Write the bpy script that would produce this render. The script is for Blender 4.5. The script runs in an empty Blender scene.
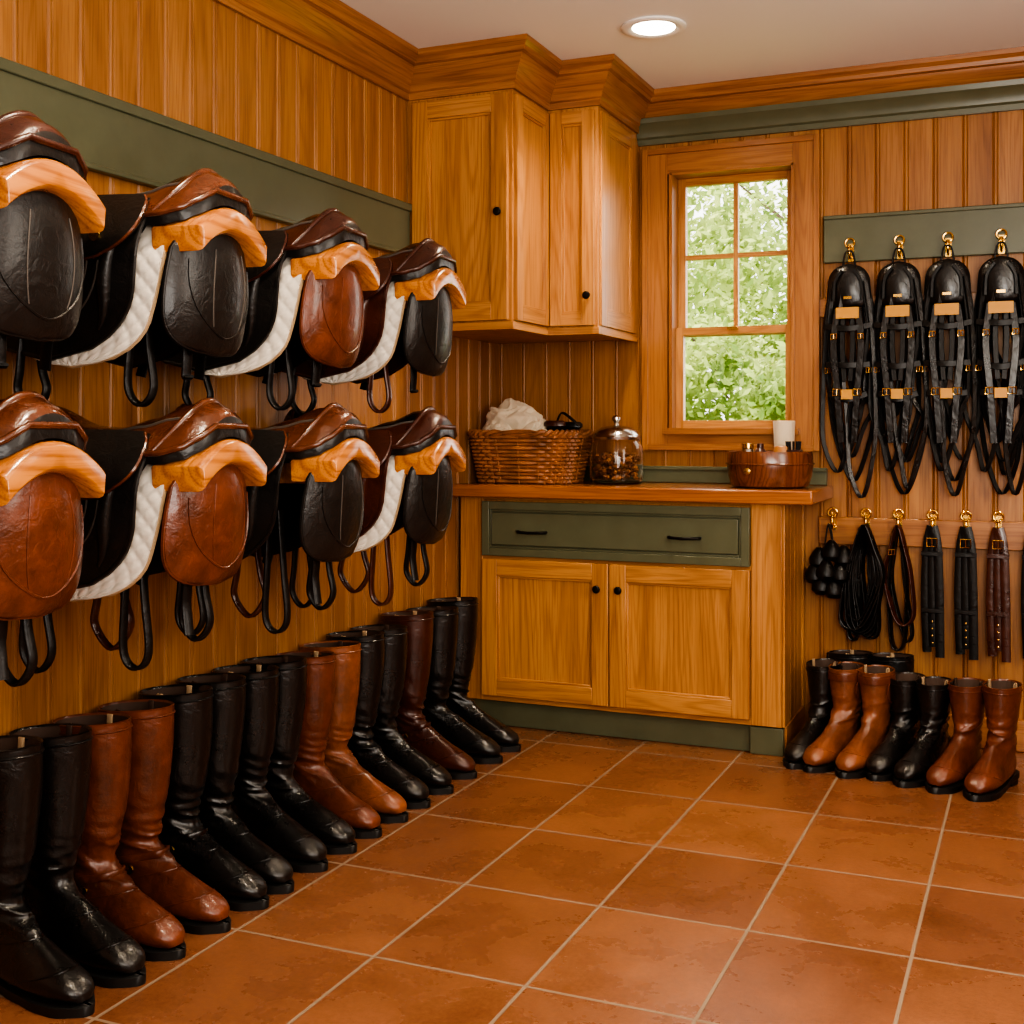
import bpy, math, random
from mathutils import Vector, Matrix, noise
R=random.Random(7)
rad=math.radians
try:
    bpy.context.scene.view_settings.view_transform='AgX'
    bpy.context.scene.view_settings.look='AgX - High Contrast'
    bpy.context.scene.view_settings.exposure=0.2
except Exception as e: print(e)
# ------------------------------------------------------------ materials
def newmat(name):
    m=bpy.data.materials.new(name); m.use_nodes=True
    nt=m.node_tree; p=nt.nodes.get('Principled BSDF')
    return m,nt,p
def N(nt,t,**k):
    n=nt.nodes.new(t)
    for a,b in k.items(): setattr(n,a,b)
    return n
def L(nt,a,b): nt.links.new(a,b)
def mathn(nt,op,a,b=None):
    n=N(nt,'ShaderNodeMath',operation=op)
    for i,v in enumerate((a,b)):
        if v is None: continue
        if isinstance(v,(int,float)): n.inputs[i].default_value=v
        else: L(nt,v,n.inputs[i])
    return n.outputs[0]
def ramp(nt,fac,stops):
    n=N(nt,'ShaderNodeValToRGB'); cr=n.color_ramp
    cr.elements[0].position=stops[0][0]; cr.elements[0].color=(*stops[0][1],1)
    cr.elements[1].position=stops[-1][0]; cr.elements[1].color=(*stops[-1][1],1)
    for s in stops[1:-1]:
        e=cr.elements.new(s[0]); e.color=(*s[1],1)
    L(nt,fac,n.inputs[0]); return n.outputs[0]
def mixc(nt,mode,fac,a,b):
    n=N(nt,'ShaderNodeMixRGB',blend_type=mode)
    for i,v in enumerate((fac,a,b)):
        if isinstance(v,(int,float)): n.inputs[i].default_value=v
        elif isinstance(v,tuple): n.inputs[i].default_value=(*v,1)
        else: L(nt,v,n.inputs[i])
    return n.outputs[0]
def bump(nt,p,h,strength,dist):
    b=N(nt,'ShaderNodeBump'); b.inputs['Strength'].default_value=strength; b.inputs['Distance'].default_value=dist
    L(nt,h,b.inputs['Height']); L(nt,b.outputs[0],p.inputs['Normal'])
def wood(name,axis,dark,light,board=False,rough=.36,coat=.25,ring=.45):
    m,nt,p=newmat(name)
    tc=N(nt,'ShaderNodeTexCoord'); co=tc.outputs['Object']
    rnd=None
    if board:
        s=N(nt,'ShaderNodeSeparateXYZ'); L(nt,co,s.inputs[0])
        q=mathn(nt,'FLOOR',mathn(nt,'MULTIPLY',mathn(nt,'ADD',s.outputs[0],s.outputs[1]),10.0))
        w=N(nt,'ShaderNodeTexWhiteNoise',noise_dimensions='1D'); L(nt,q,w.inputs['W']); rnd=w.outputs['Value']
        c=N(nt,'ShaderNodeCombineXYZ'); L(nt,mathn(nt,'MULTIPLY',rnd,17.0),c.inputs[2]); L(nt,mathn(nt,'MULTIPLY',rnd,5.0),c.inputs[0])
        a=N(nt,'ShaderNodeVectorMath',operation='ADD'); L(nt,co,a.inputs[0]); L(nt,c.outputs[0],a.inputs[1]); co=a.outputs[0]
    def nz(s,sa,scale,detail,dist,rg=.5):
        mp=N(nt,'ShaderNodeMapping'); v=[s,s,s]; v[axis]=sa; mp.inputs['Scale'].default_value=v
        L(nt,co,mp.inputs[0]); n=N(nt,'ShaderNodeTexNoise'); n.inputs['Scale'].default_value=scale
        n.inputs['Detail'].default_value=detail; n.inputs['Distortion'].default_value=dist; n.inputs['Roughness'].default_value=rg
        L(nt,mp.outputs[0],n.inputs['Vector']); return n.outputs[0]
    n1=nz(9,.8,1.6,4,.3); n2=nz(170,4.5,1.4,3,0); n3=nz(6.5,.42,1.0,1.5,.15)
    col=ramp(nt,n1,[(.2,dark),(.5,tuple(.4*a+.6*b for a,b in zip(dark,light))),(.8,light)])
    rings=mathn(nt,'ADD',mathn(nt,'MULTIPLY',mathn(nt,'SINE',mathn(nt,'MULTIPLY',n3,120.0)),.5),.5)
    rr=ramp(nt,rings,[(.0,(.62,.50,.40)),(.30,(.9,.86,.82)),(.6,(1,1,1)),(1,(1,1,1))])
    col=mixc(nt,'MULTIPLY',ring,col,rr)
    pr=ramp(nt,n2,[(.36,(.58,.49,.41)),(.50,(1,1,1))])
    col=mixc(nt,'MULTIPLY',.5,col,pr)
    if rnd is not None:
        br=ramp(nt,rnd,[(0,(.82,.78,.74)),(1,(1.0,1.0,1.0))])
        col=mixc(nt,'MULTIPLY',1.0,col,br)
    L(nt,col,p.inputs['Base Color']); p.inputs['Roughness'].default_value=rough
    p.inputs['Coat Weight'].default_value=coat; p.inputs['Coat Roughness'].default_value=.25
    bump(nt,p,n2,.15,.002)
    return m
OD=(.33,.136,.037); OL=(.57,.275,.085)
M_wall=wood('oak_beadboard',2,(.28,.110,.029),(.47,.220,.067),board=True,rough=.42,coat=.1,ring=.35)
M_ov=wood('oak_vertical',2,OD,OL); M_ox=wood('oak_along_x',0,OD,OL); M_oy=wood('oak_along_y',1,OD,OL)
TD=(.25,.094,.026); TL=(.43,.185,.056)
M_trimx=wood('oak_trim_x',0,TD,TL); M_trimv=wood('oak_trim_v',2,TD,TL)
M_trimy=wood('oak_trim_y',1,TD,TL)
M_top=wood('oak_counter_top',0,(.25,.080,.023),(.48,.185,.055),rough=.25,coat=.6)
M_rack=wood('rack_oak',1,(.36,.115,.024),(.60,.25,.060),rough=.22,coat=.6,ring=.75)
M_bowl=wood('walnut_burl',2,(.04,.011,.004),(.24,.075,.02),rough=.25,coat=.6,ring=.8)
def simple(name,col,rough=.5,metal=0,coat=0,bs=0,bscale=200,spec=.5,sheen=0,var=0,bd=.001):
    m,nt,p=newmat(name); p.inputs['Base Color'].default_value=(*col,1); p.inputs['Roughness'].default_value=rough
    p.inputs['Metallic'].default_value=metal; p.inputs['Coat Weight'].default_value=coat; p.inputs['Coat Roughness'].default_value=.12
    p.inputs['Specular IOR Level'].default_value=spec; p.inputs['Sheen Weight'].default_value=sheen
    tc=N(nt,'ShaderNodeTexCoord')
    if var:
        n=N(nt,'ShaderNodeTexNoise'); n.inputs['Scale'].default_value=11; n.inputs['Detail'].default_value=6; n.inputs['Roughness'].default_value=.65; L(nt,tc.outputs['Object'],n.inputs['Vector'])
        c=ramp(nt,n.outputs[0],[(.3,tuple(x*(1-var) for x in col)),(.7,tuple(min(1,x*(1+var)) for x in col))]); L(nt,c,p.inputs['Base Color'])
        r=mathn(nt,'ADD',mathn(nt,'MULTIPLY',n.outputs[0],.25),rough-.12); L(nt,r,p.inputs['Roughness'])
    if bs:
        n=N(nt,'ShaderNodeTexNoise'); n.inputs['Scale'].default_value=bscale; n.inputs['Detail'].default_value=3
        L(nt,tc.outputs['Object'],n.inputs['Vector']); bump(nt,p,n.outputs[0],bs,bd)
    return m
def leather(name,col,rough=.3,coat=.3,spec=.5,var=.3,b_=.7):
    m,nt,p=newmat(name); p.inputs['Specular IOR Level'].default_value=spec
    p.inputs['Coat Weight'].default_value=coat; p.inputs['Coat Roughness'].default_value=.12
    tc=N(nt,'ShaderNodeTexCoord')
    n=N(nt,'ShaderNodeTexNoise'); n.inputs['Scale'].default_value=12; n.inputs['Detail'].default_value=7; n.inputs['Roughness'].default_value=.7; L(nt,tc.outputs['Object'],n.inputs['Vector'])
    c=ramp(nt,n.outputs[0],[(.3,tuple(x*(1-var) for x in col)),(.7,tuple(min(1,x*(1+var)) for x in col))]); L(nt,c,p.inputs['Base Color'])
    L(nt,mathn(nt,'ADD',mathn(nt,'MULTIPLY',n.outputs[0],.3),rough-.13),p.inputs['Roughness'])
    n2=N(nt,'ShaderNodeTexNoise'); n2.inputs['Scale'].default_value=260; n2.inputs['Detail'].default_value=4; L(nt,tc.outputs['Object'],n2.inputs['Vector'])
    n3=N(nt,'ShaderNodeTexNoise'); n3.inputs['Scale'].default_value=30; n3.inputs['Detail'].default_value=5; n3.inputs['Distortion'].default_value=1.4; L(nt,tc.outputs['Object'],n3.inputs['Vector'])
    h=mathn(nt,'ADD',mathn(nt,'MULTIPLY',n2.outputs[0],.22),n3.outputs[0]); bump(nt,p,h,b_,.0030)
    return m
M_blk=leather('leather_black',(.0062,.0054,.0050),.28,coat=.22,spec=.5)
M_blk2=leather('leather_black_matte',(.0105,.0090,.0082),.36,coat=.10,spec=.45)
M_strap=leather('leather_black_strap',(.006,.005,.0045),.40,coat=.05,spec=.34)
M_brn=leather('leather_chestnut',(.115,.030,.012),.31,coat=.22,var=.55)
M_tan=leather('leather_tan',(.18,.056,.020),.31,coat=.22,var=.5)
M_dbr=leather('leather_oxblood',(.050,.013,.007),.29,coat=.3,var=.4)
M_gbr=leather('leather_glossy_brown',(.095,.027,.010),.23,coat=.5,var=.45)
M_in=simple('boot_lining',(.05,.025,.015),.8)
M_sole=simple('rubber_sole',(.005,.005,.005),.5)
M_stitch=simple('stitching',(.075,.062,.052),.6)
M_brass=simple('brass',(.80,.50,.14),.22,metal=1)
M_steel=simple('steel',(.55,.53,.5),.2,metal=1)
M_iron=simple('black_iron',(.012,.010,.009),.4,metal=.6)
M_green=simple('sage_green_paint',(.100,.106,.062),.34,coat=.15,bs=.1,bscale=60,var=.08)
M_white=simple('ceiling_paint',(.84,.82,.78),.8)
M_trimw=simple('white_enamel',(.85,.83,.8),.4)
M_cream=simple('cream_cloth',(.66,.55,.40),.9,sheen=.3,bs=.4,bscale=150)
M_pad=simple('quilted_cotton',(.64,.58,.50),.85,sheen=.2,bs=.3,bscale=400)
M_bind=simple('pad_binding',(.38,.26,.15),.7)
M_wick=simple('wicker',(.28,.110,.038),.5,bs=.3,bscale=80,var=.5)
M_tag=simple('tan_label',(.50,.24,.03),.45)
M_ltag=simple('amber_leather',(.40,.17,.05),.4)
M_bis=simple('biscuit_brown',(.20,.08,.03),.8,var=.5)
def glass():
    m,nt,p=newmat('clear_glass'); p.inputs['Base Color'].default_value=(1,1,1,1); p.inputs['Roughness'].default_value=.02
    p.inputs['Transmission Weight'].default_value=1; p.inputs['IOR'].default_value=1.3; return m
M_glass=glass()
def pane():
    m=bpy.data.materials.new('window_pane'); m.use_nodes=True; nt=m.node_tree; nt.nodes.clear()
    o=N(nt,'ShaderNodeOutputMaterial'); t=N(nt,'ShaderNodeBsdfTransparent'); g=N(nt,'ShaderNodeBsdfGlossy'); g.inputs['Roughness'].default_value=.02
    x=N(nt,'ShaderNodeMixShader'); x.inputs[0].default_value=.04; L(nt,t.outputs[0],x.inputs[1]); L(nt,g.outputs[0],x.inputs[2]); L(nt,x.outputs[0],o.inputs[0]); return m
M_pane=pane()
def leafm():
    m=bpy.data.materials.new('foliage'); m.use_nodes=True; nt=m.node_tree; nt.nodes.clear()
    o=N(nt,'ShaderNodeOutputMaterial'); d=N(nt,'ShaderNodeBsdfDiffuse'); t=N(nt,'ShaderNodeBsdfTranslucent')
    tc=N(nt,'ShaderNodeTexCoord'); n=N(nt,'ShaderNodeTexNoise'); n.inputs['Scale'].default_value=2.0; L(nt,tc.outputs['Object'],n.inputs['Vector'])
    c=ramp(nt,n.outputs[0],[(.3,(.15,.24,.055)),(.7,(.56,.63,.23))]); L(nt,c,d.inputs[0]); L(nt,c,t.inputs[0])
    x=N(nt,'ShaderNodeMixShader'); x.inputs[0].default_value=.5; L(nt,d.outputs[0],x.inputs[1]); L(nt,t.outputs[0],x.inputs[2]); L(nt,x.outputs[0],o.inputs[0]); return m
M_leaf=leafm()
M_grass=simple('grass',(.22,.34,.09),.9,var=.4); M_bark=simple('bark',(.10,.07,.05),.9,var=.4)
def emit(name,c,s):
    m=bpy.data.materials.new(name); m.use_nodes=True; nt=m.node_tree; nt.nodes.clear()
    o=N(nt,'ShaderNodeOutputMaterial'); e=N(nt,'ShaderNodeEmission'); e.inputs[0].default_value=(*c,1); e.inputs[1].default_value=s; L(nt,e.outputs[0],o.inputs[0]); return m
M_lamp=emit('lamp_lens',(1,.88,.66),14)
def tile():
    m,nt,p=newmat('terracotta_tile'); tc=N(nt,'ShaderNodeTexCoord')
    mp=N(nt,'ShaderNodeMapping'); mp.inputs['Location'].default_value=(-.05+.35*20,-.01+.45*20,0); L(nt,tc.outputs['Object'],mp.inputs[0])
    b=N(nt,'ShaderNodeTexBrick'); b.offset=0; b.squash=1; b.inputs['Scale'].default_value=1; b.inputs['Brick Width'].default_value=.35; b.inputs['Row Height'].default_value=.45
    b.inputs['Mortar Size'].default_value=.0045; b.inputs['Mortar Smooth'].default_value=.25; b.inputs['Bias'].default_value=0
    b.inputs['Color1'].default_value=(.310,.130,.060,1); b.inputs['Color2'].default_value=(.225,.090,.044,1); b.inputs['Mortar'].default_value=(.30,.21,.14,1)
    L(nt,mp.outputs[0],b.inputs['Vector'])
    n=N(nt,'ShaderNodeTexNoise'); n.inputs['Scale'].default_value=4.0; n.inputs['Detail'].default_value=8; n.inputs['Roughness'].default_value=.62; n.inputs['Distortion'].default_value=.2; L(nt,tc.outputs['Object'],n.inputs['Vector'])
    n2=N(nt,'ShaderNodeTexNoise'); n2.inputs['Scale'].default_value=70; n2.inputs['Detail'].default_value=6; n2.inputs['Roughness'].default_value=.8; L(nt,tc.outputs['Object'],n2.inputs['Vector'])
    v=ramp(nt,n.outputs[0],[(.25,(.62,.56,.52)),(.50,(.90,.89,.88)),(.78,(1.25,1.22,1.17))])
    c=mixc(nt,'MULTIPLY',.9,b.outputs['Color'],v)
    v2=ramp(nt,n2.outputs[0],[(.30,(.62,.58,.56)),(.66,(1.08,1.08,1.08))]); c=mixc(nt,'MULTIPLY',.8,c,v2)
    c=mixc(nt,'MIX',mathn(nt,'MULTIPLY',b.outputs['Fac'],.85),c,(.25,.175,.115))
    L(nt,c,p.inputs['Base Color'])
    r=mathn(nt,'ADD',mathn(nt,'MULTIPLY',n.outputs[0],.32),.12); r=mathn(nt,'ADD',r,mathn(nt,'MULTIPLY',b.outputs['Fac'],.4)); L(nt,r,p.inputs['Roughness'])
    h=mathn(nt,'SUBTRACT',mathn(nt,'ADD',mathn(nt,'MULTIPLY',n.outputs[0],.5),mathn(nt,'MULTIPLY',n2.outputs[0],.28)),b.outputs['Fac'])
    bump(nt,p,h,.5,.004); p.inputs['Specular IOR Level'].default_value=.65
    return m
M_tile=tile()
# ------------------------------------------------------------ mesh builder
def catmull(P,n,closed=False):
    P=[Vector(p) for p in P]; out=[]; k=len(P)
    segs=k if closed else k-1
    for i in range(segs):
        if closed: a,b,c,d=P[(i-1)%k],P[i],P[(i+1)%k],P[(i+2)%k]
        else: a,b,c,d=P[max(i-1,0)],P[i],P[i+1],P[min(i+2,k-1)]
        for j in range(n):
            t=j/n; out.append(.5*((2*b)+(c-a)*t+(2*a-5*b+4*c-d)*t*t+(3*b-a-3*c+d)*t**3))
    if not closed: out.append(P[-1].copy())
    return out
def interp(x,tab):
    if x<=tab[0][0]: return tab[0][1]
    for (a,b),(c,d) in zip(tab,tab[1:]):
        if x<=c:
            t=(x-a)/(c-a); t=t*t*(3-2*t); return b+(d-b)*t
    return tab[-1][1]
class B:
    def __init__(s): s.v=[];s.f=[];s.m=[];s.mats=[]
    def mi(s,mat):
        if mat not in s.mats: s.mats.append(mat)
        return s.mats.index(mat)
    def add(s,vs,fs,mat,fm=None):
        o=len(s.v); s.v+= [tuple(v) for v in vs]
        i=s.mi(mat)
        for k,f in enumerate(fs):
            s.f.append([o+a for a in f]); s.m.append(s.mi(fm[k]) if fm else i)
    def box(s,x0,x1,y0,y1,z0,z1,mat):
        v=[(x,y,z) for x in (x0,x1) for y in (y0,y1) for z in (z0,z1)]
        s.add(v,[(0,1,3,2),(4,6,7,5),(0,4,5,1),(2,3,7,6),(0,2,6,4),(1,5,7,3)],mat)
    def loft(s,rings,mat,c0=True,c1=True,close=True,fm=None,loop=False):
        n=len(rings[0]); v=[p for r in rings for p in r]; f=[]; ms=[]
        K=len(rings)
        for i in range(K if loop else K-1):
            for j in range(n if close else n-1):
                a=i*n+j; b=i*n+(j+1)%n; i2=(i+1)%K
                f.append((a,b,i2*n+(j+1)%n,i2*n+j)); ms.append(fm(i,j) if fm else mat)
        if not loop:
            if c0: f.append(tuple(range(n-1,-1,-1))); ms.append(mat)
            if c1: f.append(tuple((K-1)*n+j for j in range(n))); ms.append(mat)
        s.add(v,f,mat,ms)
    def ribbon(s,path,w,t,mat,wd=(0,0,1),closed=False):
        P=[Vector(p) for p in path]; rings=[]; k=len(P); wd=Vector(wd)
        for i,p in enumerate(P):
            T=(P[(i+1)%k]-P[i-1]) if closed else (P[min(i+1,k-1)]-P[max(i-1,0)])
            if T.length<1e-7: T=Vector((0,0,1))
            T.normalize(); W=wd-wd.dot(T)*T
            if W.length<1e-4: W=Vector((1,0,0))
            W.normalize(); Nn=T.cross(W)
            rings.append([p+W*(w/2*a)+Nn*(t/2*b) for a,b in ((1,.5),(.85,1),(-.85,1),(-1,.5),(-1,-.5),(-.85,-1),(.85,-1),(1,-.5))])
        s.loft(rings,mat,loop=closed)
    def tube(s,path,r,mat,seg=8,closed=False):
        P=[Vector(p) for p in path]; rings=[]; k=len(P); ref=None
        for i,p in enumerate(P):
            T=(P[(i+1)%k]-P[i-1]) if closed else (P[min(i+1,k-1)]-P[max(i-1,0)])
            T.normalize()
            if ref is None: ref=T.orthogonal()
            ref=(ref-ref.dot(T)*T)
            if ref.length<1e-5: ref=T.orthogonal()
            ref.normalize(); q=T.cross(ref); rr=r[i] if isinstance(r,(list,tuple)) else r
            rings.append([p+(ref*math.cos(a)+q*math.sin(a))*rr for a in [2*math.pi*j/seg for j in range(seg)]])
        s.loft(rings,mat,loop=closed)
    def lathe(s,prof,c,mat,seg=32,axis=2):
        rings=[]
        for r,z in prof:
            ring=[]
            for j in range(seg):
                a=2*math.pi*j/seg; x,y=max(r,1e-4)*math.cos(a),max(r,1e-4)*math.sin(a)
                if axis==2: ring.append((c[0]+x,c[1]+y,c[2]+z))
                elif axis==1: ring.append((c[0]+x,c[1]-z,c[2]+y))
                else: ring.append((c[0]+z,c[1]+x,c[2]+y))
            rings.append(ring)
        s.loft(rings,mat)
    def slab(s,fn,nu,nv,th,mat):
        e=1e-3; F=[];K=[]
        for i in range(nu+1):
            for j in range(nv+1):
                u,v=i/nu,j/nv; p=Vector(fn(u,v))
                du=Vector(fn(min(1,u+e),v))-Vector(fn(max(0,u-e),v)); dv=Vector(fn(u,min(1,v+e)))-Vector(fn(u,max(0,v-e)))
                n=du.cross(dv)
                if n.length<1e-10:
                    uu=min(max(u,.05),.95);vv=min(max(v,.05),.95)
                    n=(Vector(fn(uu+e,vv))-Vector(fn(uu-e,vv))).cross(Vector(fn(uu,vv+e))-Vector(fn(uu,vv-e)))
                n.normalize(); t=th(u,v)
                F.append(p+n*t/2);K.append(p-n*t/2)
        M=(nu+1)*(nv+1); f=[]; id=lambda i,j:i*(nv+1)+j
        for i in range(nu):
            for j in range(nv):
                f.append((id(i,j),id(i+1,j),id(i+1,j+1),id(i,j+1))); f.append((M+id(i,j),M+id(i,j+1),M+id(i+1,j+1),M+id(i+1,j)))
        for i in range(nu):
            for j in (0,nv):
                a,b=id(i,j),id(i+1,j); f.append((a,b,M+b,M+a) if j else (b,a,M+a,M+b))
        for j in range(nv):
            for i in (0,nu):
                a,b=id(i,j),id(i,j+1); f.append((b,a,M+a,M+b) if i else (a,b,M+b,M+a))
        s.add(F+K,f,mat)
    def obj(s,name,loc=(0,0,0),rz=0,bevel=0,smooth=True,ang=40,parent=None):
        me=bpy.data.meshes.new(name); me.from_pydata(s.v,[],s.f)
        for m in s.mats: me.materials.append(m)
        me.polygons.foreach_set('material_index',s.m)
        me.validate(); me.update()
        import bmesh
        bm=bmesh.new(); bm.from_mesh(me); bmesh.ops.recalc_face_normals(bm,faces=bm.faces); bm.to_mesh(me); bm.free()
        if smooth:
            me.polygons.foreach_set('use_smooth',[True]*len(me.polygons)); me.set_sharp_from_angle(angle=rad(ang))
        o=bpy.data.objects.new(name,me); bpy.context.scene.collection.objects.link(o)
        o.location=loc; o.rotation_euler=(0,0,rz)
        if bevel:
            md=o.modifiers.new('bevel','BEVEL'); md.width=bevel; md.segments=2; md.limit_method='ANGLE'; md.angle_limit=rad(40)
        if parent: o.parent=parent
        return o
# ------------------------------------------------------------ room
CH=2.43; YB=4.60; XR=3.40; YF=-1.30
def floor():
    b=B(); b.box(-.15,XR+.15,YF-.15,YB+.15,-.12,0,M_tile); b.obj('floor',smooth=False)
    b=B(); b.box(-.15,XR+.15,YF-.15,YB+.15,CH,CH+.12,M_white); b.obj('ceiling',smooth=False)
floor()
def beadprofile(a0,a1):
    pts=[(a0,0)]; k=math.ceil(a0/.1-1e-6)
    while k*.1<=a1+1e-6:
        c=k*.1
        for da,d in ((-.0035,0),(0,-.0045),(.0035,0),(.006,.0012),(.010,.0012),(.0125,0),(.0145,-.003),(.0165,0)):
            if a0<c+da<a1: pts.append((c+da,d))
        k+=1
    pts.append((a1,0)); return pts
def beadwall(b,kind,a0,a1,z0,z1,pos,mat):
    pr=beadprofile(a0,a1); v=[];f=[]
    for a,d in pr:
        for z in (z0,z1):
            if kind=='left': v.append((pos+d,a,z))
            elif kind=='back': v.append((a,pos-d,z))
            elif kind=='right': v.append((pos-d,a,z))
            else: v.append((a,pos+d,z))
    for i in range(len(pr)-1): f.append((2*i,2*i+2,2*i+3,2*i+1))
    b.add(v,f,mat)
b=B(); beadwall(b,'left',YF,YB,0,CH,0,M_wall); b.box(-.12,-.006,YF-.12,YB+.12,0,CH,M_wall); b.obj('wall_left',smooth=False)
WX0,WX1,WZ0,WZ1=.735,1.21,1.115,2.115
b=B()
for (x0,x1,z0,z1) in ((0,WX0,0,CH),(WX1,XR,0,CH),(WX0,WX1,0,WZ0),(WX0,WX1,WZ1,CH)):
    beadwall(b,'back',x0,x1,z0,z1,YB,M_wall)
    b.box(x0 if x0>0 else -.12,x1 if x1<XR else XR+.12,YB+.006,YB+.13,z0,z1,M_wall)
b.obj('wall_back',smooth=False)
b=B(); beadwall(b,'right',YF,YB,0,CH,XR,M_wall); b.box(XR+.006,XR+.12,YF-.12,YB+.12,0,CH,M_wall); b.obj('wall_right',smooth=False)
b=B(); beadwall(b,'front',0,XR,0,CH,YF,M_wall); b.box(-.12,XR+.12,YF-.12,YF-.006,0,CH,M_wall); b.obj('wall_front',smooth=False)
def sweep(b,path,prof,matf,closed=False):
    P=[Vector(p) for p in path]; k=len(P); rings=[]
    for i,p in enumerate(P):
        d0=(P[i]-P[i-1]).normalized() if (i>0 or closed) else None
        d1=(P[(i+1)%k]-P[i]).normalized() if (i<k-1 or closed) else None
        if d0 is None:d0=d1
        if d1 is None:d1=d0
        n0=Vector((d0.y,-d0.x)); n1=Vector((d1.y,-d1.x)); m=(n0+n1); m=m/m.length_squared*2
        rings.append([(p.x+m.x*o,p.y+m.y*o,z) for o,z in prof])
    for i in range(k if closed else k-1):
        d=P[(i+1)%k]-P[i]; b.loft([rings[i],rings[(i+1)%k]],matf(d),c0=True,c1=True)
cm=lambda d: M_trimx if abs(d.x)>abs(d.y) else M_trimy
crown=[(0,CH-.15),(.012,CH-.15),(.014,CH-.128),(.022,CH-.122),(.026,CH-.105),(.04,CH-.085),(.056,CH-.06),(.060,CH-.048),(.074,CH-.044),(.078,CH-.03),(.090,CH-.018),(.092,CH-.001),(0,CH-.001)]
C1Y,C1X,C2Y,C2X=3.80,.405,4.12,.600
b=B(); sweep(b,[(.001,YF+.01),(.001,C1Y),(C1X,C1Y),(C1X,C2Y),(C2X,C2Y),(C2X,YB-.001),(XR-.001,YB-.001),(XR-.001,YF+.01)],crown,cm); b.obj('trim_1',ang=25)
b=B(); gp=[(0,2.235),(.014,2.235),(.016,2.255),(.024,2.262),(.026,2.275),(.034,2.295),(.052,2.312),(.056,2.33),(.0,2.33)]
sweep(b,[(C2X+.001,YB-.001),(XR-.001,YB-.001)],gp,lambda d:M_green); b.obj('trim_2',ang=25)
b=B(); b.box(.001,.014,YF+.01,4.17,.001,.09,M_trimy); b.obj('baseboard_left',bevel=.004)
b=B(); b.box(1.262,XR-.001,YB-.02,YB-.001,.001,.11,M_trimx); b.obj('baseboard_back',bevel=.004)
b=B(); b.box(XR-.018,XR-.001,YF+.01,YB-.022,.001,.11,M_trimy); b.obj('baseboard_right',bevel=.004)
def board(name,boxes,mat):
    b=B()
    for q in boxes: b.box(*q,mat)
    return b.obj(name,bevel=.003)
board('trim_3',[(.002,.022,YF+.01,3.78,1.735,1.905),(.002,.030,YF+.01,3.78,1.885,1.912),(.002,.026,YF+.01,3.78,1.728,1.742)],M_green)
board('trim_4',[(1.318,2.75,YB-.022,YB-.002,1.735,1.905),(1.318,2.75,YB-.028,YB-.002,1.893,1.908)],M_green)
board('trim_5',[(1.30,2.75,YB-.020,YB-.002,1.535,1.605)],M_trimx)
board('trim_6',[(1.30,2.75,YB-.020,YB-.002,.70,.80)],M_trimx)
# ------------------------------------------------------------ window
def window():
    b=B(); y=YB
    cx0,cx1,cz0,cz1=.632,1.297,1.05,2.205
    cw=.092
    b.box(cx0,cx0+cw,y-.024,y,cz0,cz1,M_trimv); b.box(cx1-cw,cx1,y-.024,y,cz0,cz1,M_trimv)
    b.box(cx0+cw,cx1-cw,y-.024,y,cz1-cw,cz1,M_trimx); b.box(cx0+cw,cx1-cw,y-.024,y,cz0,cz0+.07,M_trimx)
    for q,m in (((cx0-.008,cx0+.014,y-.034,y,cz0-.008,cz1+.008),M_trimv),((cx1-.014,cx1+.008,y-.034,y,cz0-.008,cz1+.008),M_trimv),
              ((cx0+.014,cx1-.014,y-.034,y,cz1-.014,cz1+.008),M_trimx),((cx0+.014,cx1-.014,y-.034,y,cz0-.008,cz0+.014),M_trimx),
              ((WX0-.004,WX0+.010,y-.030,y+.1,WZ0,WZ1),M_trimv),((WX1-.010,WX1+.004,y-.030,y+.1,WZ0,WZ1),M_trimv),
              ((WX0,WX1,y-.030,y+.1,WZ1-.010,WZ1+.004),M_trimx),((WX0-.02,WX1+.02,y-.045,y+.1,WZ0-.012,WZ0+.012),M_trimx)): b.box(*q,m)
    x0,x1=WX0+.010,WX1-.010; z0,z1=WZ0+.012,WZ1-.010; zm=1.50
    def sash(za,zb,ya,st,munt):
        b.box(x0,x0+st,ya,ya+.03,za,zb,M_ov); b.box(x1-st,x1,ya,ya+.03,za,zb,M_ov)
        b.box(x0+st,x1-st,ya,ya+.03,za,za+st,M_ox); b.box(x0+st,x1-st,ya,ya+.03,zb-st,zb,M_ox)
        if munt:
            xm=(x0+x1)/2; zz=(za+zb)/2
            b.box(xm-.009,xm+.009,ya+.004,ya+.026,za+st,zb-st,M_ov)
            b.box(x0+st,xm-.009,ya+.004,ya+.026,zz-.009,zz+.009,M_ox); b.box(xm+.009,x1-st,ya+.004,ya+.026,zz-.009,zz+.009,M_ox)
        b.box(x0+st,x1-st,ya+.014,ya+.016,za+st,zb-st,M_pane)
    sash(zm-.015,z1,y+.055,.030,True); sash(z0,zm+.018,y+.022,.030,False)
    b.box((x0+x1)/2-.02,(x0+x1)/2+.02,y+.008,y+.022,zm+.004,zm+.016,M_brass)
    b.obj('window_1',bevel=.002)
window()
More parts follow.
